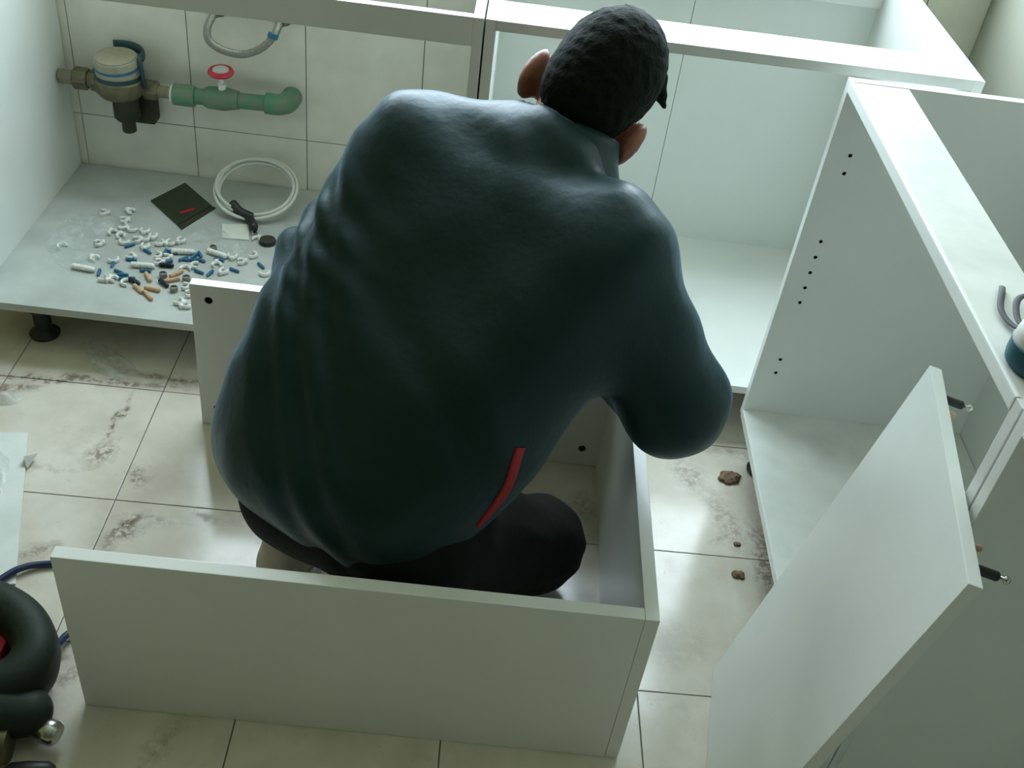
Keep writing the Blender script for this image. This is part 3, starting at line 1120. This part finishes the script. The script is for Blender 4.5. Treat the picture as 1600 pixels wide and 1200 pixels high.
# ------------------------------------------------------------------ the person
V = lambda *a: np.array(a, float)
FWD, RGT, UP = V(.5, .866, 0), V(.866, -.5, 0), V(0, 0, 1)
J = dict(pelvis=V(-.155, 1.135, .325), lsh=V(-.115, 1.435, .725), rsh=V(.168, 1.245, .705), neck=V(.095, 1.405, .785), head=V(.131, 1.479, .832),
         relb=V(.293, 1.175, .505), rhand=V(.180, 1.400, .425), lelb=V(-.258, 1.388, .528), lhand=V(-.09, 1.450, .465),
         rhip=V(-.06, 1.085, .27), rknee=V(.140, 1.250, .105), rank=V(-.115, 1.055, .105),
         lhip=V(-.235, 1.165, .27), lknee=V(-.140, 1.462, .400), lank=V(-.262, 1.225, .085))
HA = V(.853, -.348, -.384)
HF = V(.037, .780, -.624)
HU = V(.517, .518, .678)
HAX = np.array([HA / np.linalg.norm(HA), HF / np.linalg.norm(HF), HU / np.linalg.norm(HU)])


def hd(a, f, u):
    return J['head'] + HAX[0] * a + HAX[1] * f + HAX[2] * u


def lerp(a, b, t):
    return a + (b - a) * t


SPINE = [(J['pelvis'], .115, .130), (V(-.125, 1.175, .43), .115, .125), (V(-.07, 1.235, .54), .125, .120), (V(-.005, 1.29, .63), .145, .112), ((J['lsh'] + J['rsh']) / 2 + V(-.01, -.01, -.01), .165, .088)]


def spine_at(t):
    x = t * (len(SPINE) - 1)
    i = min(int(x), len(SPINE) - 2)
    f = x - i
    a, b = SPINE[i], SPINE[i + 1]
    ax0 = RGT
    ax1 = (J['rsh'] - J['lsh']) / np.linalg.norm(J['rsh'] - J['lsh'])
    ax = lerp(ax0, ax1, t)
    return lerp(a[0], b[0], f), lerp(a[1], b[1], f), lerp(a[2], b[2], f), ax / np.linalg.norm(ax)


person = empty('person', (-.1, 1.2, 0))
tag(person, 'person in a dark teal jacket kneeling inside the unfinished carcass, back turned, head bent', 'person')

# body: one continuous mesh under the clothes
bf = Field((-.50, .93, 0.0), (.50, 1.72, 1.02), .007)
for i in range(13):
    c, w, r, ax = spine_at(i / 12)
    bf.cone(c - ax * w * .85, c + ax * w * .85, r * .80, k=.008)
bf.cone(J['neck'] - HAX[2] * .03, hd(0, -.025, -.055), .062, .056, k=.03)
bf.ell(hd(0, -.012, .018), (.074, .094, .088), HAX, k=.02)
bf.ell(hd(0, .040, -.045), (.058, .058, .078), HAX, k=.03)
bf.cone(hd(0, .080, -.105), hd(0, .078, -.108), .024, k=.03)
bf.cone(hd(0, .095, .005), hd(0, .112, -.032), .009, .013, k=.012)
bf.cone(hd(-.022, .088, -.068), hd(.022, .088, -.068), .009, k=.01)
for s in (-1, 1):
    bf.cone(hd(.015 * s, .090, .022), hd(.045 * s, .078, .020), .010, k=.012)
    bf.ell(hd(.032 * s, .097, .002), (.016, .012, .011), HAX, k=.01, op='cut')
    bf.cone(hd(.066 * s, .006, -.034), hd(.080 * s, -.004, -.034), .026, .020, k=.012)
    bf.ell(hd(.090 * s, -.010, -.032), (.013, .021, .035), HAX, k=.014)
    bf.ell(hd(.101 * s, .004, -.030), (.008, .012, .020), HAX, k=.006, op='cut')
    bf.ell(hd(.082 * s, .000, -.062), (.012, .013, .015), HAX, k=.010)
for sh, el, hn in (('rsh', 'relb', 'rhand'), ('lsh', 'lelb', 'lhand')):
    bf.cone(J[sh], J[el], .052, .040, k=.04)
    bf.cone(J[el], J[hn], .042, .026, k=.02)
for hp, kn, an in (('rhip', 'rknee', 'rank'), ('lhip', 'lknee', 'lank')):
    bf.cone(J[hp], J[kn], .080, .054, k=.05)
    bf.cone(J[kn], J[an], .052, .034, k=.02)


def hand(field, wrist, direction, side_axis, s):
    d_ = direction / np.linalg.norm(direction)
    sx = side_axis - d_ * (side_axis @ d_)
    sx /= np.linalg.norm(sx)
    dn = np.cross(d_, sx)
    if dn[2] > 0:
        dn = -dn
    palm = wrist + d_ * .075
    field.cone(wrist, palm - d_ * .01 + sx * .012, .024, .021, k=.015)
    field.cone(wrist, palm - d_ * .012 - sx * .014, .024, .020, k=.015)
    for i, ln in enumerate((.070, .080, .075, .058)):
        base_ = palm + sx * (.030 - .020 * i) * s
        k1 = base_ + d_ * ln * .5 + dn * .008 + sx * (.004 - .003 * i) * s
        tip = k1 + d_ * ln * .26 + dn * ln * .45
        field.cone(base_, k1, .0098, .0090, k=.006)
        field.cone(k1, tip, .0090, .0074, k=.004)
    tb = wrist + d_ * .028 + sx * .022 * s
    tk = tb + d_ * .030 + sx * .028 * s + dn * .010
    field.cone(tb, tk, .0125, .0105, k=.010)
    field.cone(tk, tk + d_ * .028 + dn * .014 + sx * .002 * s, .0105, .0085, k=.004)


hand(bf, J['rhand'], J['rhand'] - J['relb'], V(-.8, -.2, .3), 1)
hand(bf, J['lhand'], J['lhand'] - J['lelb'], V(.6, -.6, .3), 1)
link('body', bf.mesh('body', 1), 'skin', person)
for s in (-1, 1):
    p = hd(.032 * s, .084, .002)
    bm = bmesh.new()
    bmesh.ops.create_uvsphere(bm, u_segments=16, v_segments=10, radius=.012)
    bmesh.ops.translate(bm, verts=bm.verts, vec=p)
    link('eye', bm_mesh('eye', bm), 'eye', person, smooth=True)

# hair
hf = Field(J['head'] - .17, J['head'] + .17, .0045)
hf.ell(hd(0, -.016, .026), (.080, .104, .099), HAX, k=.02)
hf.ell(hd(0, -.055, -.030), (.066, .050, .060), HAX, k=.03)
hf.cone(hd(.055, .060, .085), hd(.088, .085, .070), .020, .006, k=.02)
hf.cone(hd(.0, .070, .090), hd(.03, .105, .075), .022, .008, k=.02)
hf.cone(hd(-.045, .065, .085), hd(-.05, .10, .065), .022, .008, k=.02)
hf.ell(hd(0, .105, -.045), (.090, .080, .100), HAX, k=.012, op='cut')
for s in (-1, 1):
    hf.ell(hd(.094 * s, -.006, -.038), (.024, .030, .042), HAX, k=.010, op='cut')


def hair_noise(X, Y, Z):
    q = np.stack([X, Y, Z], -1) - J['head']
    a, f, u = q @ HAX[0], q @ HAX[1], q @ HAX[2]
    th = np.arctan2(a, f)
    return .0016 * np.sin(th * 17 + 60 * u + 4 * np.sin(90 * u)) * np.sin(70 * f + 3 * np.sin(80 * a)) + .0009 * np.sin(190 * a + 3 * np.sin(150 * u)) * np.sin(170 * f)


hf.displace(hair_noise)
link('hair', hf.mesh('hair', 1), 'hair', person)

# jacket
jf = Field((-.52, .93, .16), (.52, 1.70, .90), .0075)
for i in range(15):
    t = .04 + .96 * i / 14
    c, w, r, ax = spine_at(t)
    puff = 1.03 + .08 * math.sin(min(1, max(0, t / .5)) * math.pi)
    wr = w * (.62 + .38 * min(1, (t - .04) / .34)) - .006
    jf.cone(c - ax * w, c + ax * wr, r * puff, k=.010)
jf.ell(J['pelvis'] + V(-.030, .020, .045), (.170, .150, .115), np.array([RGT, FWD, UP]), k=.04)
jf.cone(J['rsh'], J['relb'], .083, .074, k=.05)
jf.cone(J['relb'], lerp(J['relb'], J['rhand'], .90), .070, .044, k=.025)
jf.ell(J['relb'] + V(.012, .02, .020), (.048, .06, .055), k=.03)
jf.cone(J['lsh'], J['lelb'], .074, .066, k=.05)
jf.cone(lerp(J['lsh'], J['neck'], .15), J['neck'] + V(-.03, -.02, -.02), .072, .076, k=.03)
jf.cone(J['lelb'], lerp(J['lelb'], J['lhand'], .90), .062, .044, k=.025)
jf.cone(J['neck'] + V(-.02, -.03, -.03), J['neck'] + V(.0, .0, -.015), .085, .070, k=.03)
# folds pulled across the back and at the waist
SP = (J['neck'] - J['pelvis']) / np.linalg.norm(J['neck'] - J['pelvis'])


def folds(X, Y, Z):
    q = np.stack([X, Y, Z], -1) - J['pelvis']
    s = q @ SP
    l = q @ RGT
    b_ = q @ FWD
    a = 46 * s + 7 * np.sin(7 * l + 1.0) + 3 * np.sin(15 * l + 9 * s) + 14 * l
    env = .55 + .45 * np.sin(5.5 * l + 8 * s + .7)
    left = 1 / (1 + np.exp(30 * (l + .10)))
    waist = np.exp(-((s - .30) / .09) ** 2)
    out = .0038 * np.sin(a) * env + .0060 * left * waist * np.sin(120 * s + 22 * l + 2 * np.sin(20 * b_))
    out += .0030 * np.sin(31 * l + 19 * s + 2 * np.sin(23 * b_)) * np.sin(13 * b_ + 9 * s)
    return out


jf.displace(folds)
# neck opening and hem underside
jf.ell(hd(0, -.02, -.05), (.070, .075, .085), HAX, k=.012, op='cut')
jk = link('jacket', jf.mesh('jacket', 1), 'jacket', person)

# collar: a band round the neck
nb = J['neck'] + V(.006, .012, .004)
bm = bmesh.new()
ring_in = []
nu = (hd(0, -.02, -.05) - (J['neck'] - V(.02, .05, .10)))
nu = nu / np.linalg.norm(nu)
e1 = RGT - nu * (RGT @ nu)
e1 /= np.linalg.norm(e1)
e2 = np.cross(nu, e1)
rows = [(.088, -.050), (.078, -.026), (.073, -.006), (.070, .006), (.066, .006), (.063, -.010), (.063, -.04)]
seg = 36
grid = []
for r_, h_ in rows:
    row = []
    for k in range(seg + 1):
        a = math.radians(-90 - 176 + 352 * k / seg)
        wob = 1 + .03 * math.sin(5 * a)
        row.append(bm.verts.new(nb + e1 * (r_ * wob * math.cos(a)) + e2 * (r_ * wob * .92 * math.sin(a)) + nu * h_))
    grid.append(row)
for a, b_ in zip(grid, grid[1:]):
    for k in range(seg):
        bm.faces.new((a[k], a[k + 1], b_[k + 1], b_[k]))
link('collar', bm_mesh('collar', bm), 'jacket', jk, smooth=True)


TREES = {}


def on_surface(o, pts, off=.0012):
    """Snap points to the nearest place on o's mesh (world coordinates)."""
    from mathutils.bvhtree import BVHTree
    if o.name not in TREES:
        TREES[o.name] = BVHTree.FromPolygons([v.co for v in o.data.vertices], [p.vertices[:] for p in o.data.polygons])
    tree = TREES[o.name]
    out = []
    for p in pts:
        l, n, _, _ = tree.find_nearest(Vector(p))
        out.append((l + n * off, n))
    return out


def strip_on(o, name, path, width, mat, parent, n=40):
    """A thin ribbon following o's surface along path."""
    sp = spline(path, max(2, n // (len(path) - 1)))
    bm = bmesh.new()
    rows_ = []
    for i, p in enumerate(sp):
        t = (sp[min(i + 1, len(sp) - 1)] - sp[max(i - 1, 0)]).normalized()
        (c, nn), = on_surface(o, [p])
        sd = t.cross(nn).normalized()
        row = []
        for w_ in (-.5, -.17, .17, .5):
            (q, n2), = on_surface(o, [c + sd * width * w_], .0018)
            row.append((q, n2))
        rows_.append(row)
    top = [[bm.verts.new(q) for q, _ in r_] for r_ in rows_]
    low = [[bm.verts.new(q - n2 * .003) for q, n2 in r_] for r_ in rows_]
    for A, B, C_, D in zip(top, top[1:], low, low[1:]):
        for k in range(3):
            bm.faces.new((A[k], A[k + 1], B[k + 1], B[k]))
            bm.faces.new((C_[k], D[k], D[k + 1], C_[k + 1]))
        bm.faces.new((A[0], B[0], D[0], C_[0]))
        bm.faces.new((A[3], C_[3], D[3], B[3]))
    return link(name, bm_mesh(name, bm), mat, parent, smooth=True)


RED_PATH = [(.074, 1.038, .513), (.069, 1.027, .488), (.061, 1.025, .446), (.047, 1.029, .403), (.031, 1.027, .368)]
strip_on(jk, 'red_hem_trim', RED_PATH, .017, 'red_trim', jk)

# trousers
tf = Field((-.45, .94, .02), (.40, 1.68, .50), .0075)
tf.cone(J['pelvis'] - RGT * .06 + V(0, 0, -.03), J['pelvis'] + RGT * .09 + V(0, 0, -.03), .122, k=.04)
for tt in (.06, .16, .26):
    c, w, r, ax = spine_at(tt)
    tf.cone(c - ax * w * .8, c + ax * w * .72, r * .86, k=.01)
tf.cone(J['rhip'], J['rknee'], .100, .080, k=.05)
tf.cone(J['rknee'], J['rank'], .076, .058, k=.03)
tf.cone(J['lhip'], J['lknee'], .100, .072, k=.05)
tf.cone(J['lknee'], lerp(J['lknee'], J['lank'], .93), .070, .050, k=.03)
tf.displace(lambda X, Y, Z: .003 * np.sin(70 * X + 40 * Z + 3 * np.sin(30 * Y)) * np.sin(35 * Y + 50 * Z))
link('trousers', tf.mesh('trousers', 1), 'trousers', person)


# shoes
def shoe(heel, toe, up, seed):
    heel, toe, up = np.array(heel, float), np.array(toe, float), np.array(up, float)
    d_ = (toe - heel) / np.linalg.norm(toe - heel)
    up = up - d_ * (up @ d_)
    up /= np.linalg.norm(up)
    sd = np.cross(d_, up)
    L_ = np.linalg.norm(toe - heel)
    lo = np.minimum(heel, toe) - .13
    hi = np.maximum(heel, toe) + .13
    f = Field(lo, hi, .005)
    P = lambda a, s, u: heel + d_ * a + sd * s + up * u
    f.cone(P(.035, 0, .050), P(.10, 0, .052), .038, .037, k=.02)
    f.cone(P(.10, 0, .050), P(L_ - .045, 0, .040), .038, .030, k=.02)
    f.cone(P(.15, .012, .038), P(L_ - .05, .010, .034), .032, .026, k=.02)
    f.cone(P(.045, 0, .07), P(.06, 0, .105), .040, .040, k=.02)
    f.cone(P(.06, 0, .13), P(.058, 0, .09), .030, .028, k=.008, op='cut')
    sh = link('shoe', f.mesh('shoe', 1), 'shoe', person)
    bm = bmesh.new()
    n_ = 40
    ring = []
    for i in range(n_):
        a = 2 * math.pi * i / n_
        x = L_ / 2 + L_ / 2 * math.cos(a)
        y = (.038 + .006 * math.sin(math.pi * x / L_) + (.006 if x > L_ * .5 else 0)) * math.copysign(abs(math.sin(a)) ** .75, math.sin(a))
        ring.append((x, y))
    bt = [bm.verts.new(P(x, y, .0)) for x, y in ring]
    tp = [bm.verts.new(P(x, y, .024)) for x, y in ring]
    bm.faces.new(bt[::-1])
    bm.faces.new(tp)
    for i in range(n_):
        j = (i + 1) % n_
        bm.faces.new((bt[i], bt[j], tp[j], tp[i]))
    link('sole', bm_mesh('sole', bm), 'sole', sh)
    return sh


shoe((-.302, 1.150, .001), (-.205, 1.390, .001), (0, 0, 1), 1)
shoe((-.215, 1.010, .175), (-.070, 1.015, .010), (.60, .30, .74), 2)

# ------------------------------------------------------------------ power tool on the floor with its blue cord
tool = empty('power_tool', (-.66, .93, 0))
tag(tool, 'black corded power tool with a loop handle lying on the floor beside the carcass', 'power tool')
gf = Field((-.92, .74, -.01), (-.48, 1.12, .18), .005)
loop = spline([(-.800, 1.010, .075), (-.715, 1.025, .085), (-.640, .995, .085), (-.600, .940, .080), (-.622, .893, .072), (-.700, .880, .066), (-.790, .905, .065)], 6, True)
for a, b_ in zip(loop, loop[1:] + loop[:1]):
    gf.cone(a - Vector((0, 0, .030)), b_ - Vector((0, 0, .030)), .027, k=.006)
    gf.cone(a + Vector((0, 0, .008)), b_ + Vector((0, 0, .008)), .030, k=.006)
    gf.cone(a - Vector((0, 0, .011)), b_ - Vector((0, 0, .011)), .031, k=.006)
gf.cone((-.86, .955, .055), (-.78, .955, .060), .050, .055, k=.03)
link('handle', gf.mesh('handle', 2), 'tool_black', tool)
box('housing_web', (-.79, .895, .022), (-.625, 1.000, .052), 'tool_metal', tool, .006)
box('trigger', (-.690, .945, .040), (-.655, .975, .074), 'red_plastic', tool, .004)
gm = Field((-.92, .74, -.01), (-.48, 1.0, .18), .005)
gm.cone((-.80, .840, .050), (-.630, .862, .052), .046, .042, k=.02)
gm.cone((-.640, .862, .052), (-.590, .868, .046), .042, .036, k=.01)
link('motor_housing', gm.mesh('motor_housing', 2), 'tool_black', tool)
lathe('gear_case', (-.680, .812, .034), (1, .10, 0), [(.024, 0), (.031, .008), (.031, .060), (.026, .082)], 'tool_metal', tool, 24, True)
lathe('spindle', (-.585, .856, .034), (1, -.22, -.06), [(.016, 0), (.016, .022), (.019, .026), (.019, .042), (.015, .047)], 'steel', tool, 20, True)
tube('cord', [(-.640, 1.000, .060), (-.602, 1.000, .030), (-.595, 1.036, .012), (-.545, 1.085, .0065), (-.480, 1.125, .0062), (-.445, 1.165, .0062), (-.480, 1.198, .0062), (-.57, 1.195, .0062), (-.678, 1.176, .0062), (-.723, 1.153, .0115), (-.760, 1.105, .0125), (-.85, 1.02, .0110), (-.98, .98, .0064)], .0058, 'cable_blue', tool, 12)

pl = lathe('rubber_grip', (-.595, .790, .015), (1, .12, 0), [(.008, 0), (.013, .006), (.015, .030), (.014, .058), (.009, .066)], 'black_plastic', None, 20, True)
tag(pl, 'black rubber grip lying on the floor by the metal gear case', 'grip')

# ------------------------------------------------------------------ tape measure on the rail of the side cabinet
ZR = ZT - .001
tp_ = empty('tape_measure', (.600, .928, ZR))
tag(tp_, 'pale grey and teal tape measure with a dark wrist strap, on the cabinet rail', 'tape measure')
lathe('teal_band', (.604, .916, ZR), (0, 0, 1), [(.036, 0), (.040, .004), (.041, .010), (.041, .028), (.039, .030)], 'teal', tp_, 36, True)
lathe('housing', (.604, .916, ZR + .0285), (0, 0, 1), [(.0395, 0), (.0395, .008), (.037, .018), (.030, .024), (.015, .0265), (.001, .027)], 'pale_grey', tp_, 36, True)
tube('wrist_strap', [(.606, .962, ZR + .012), (.593, .985, ZR + .006), (.590, 1.015, ZR + .006), (.602, 1.05, ZR + .008), (.611, 1.070, ZR + .003)], .0040, 'strap', tp_, 8, flat=.0018)
tube('wrist_strap', [(.606, .962, ZR + .012), (.600, .990, ZR + .010), (.611, 1.028, ZR + .012), (.632, 1.045, ZR + .010), (.655, 1.035, ZR + .006), (.664, 1.000, ZR + .003), (.655, .965, ZR + .003), (.640, .945, ZR + .010)], .0040, 'strap', tp_, 8, flat=.0018)
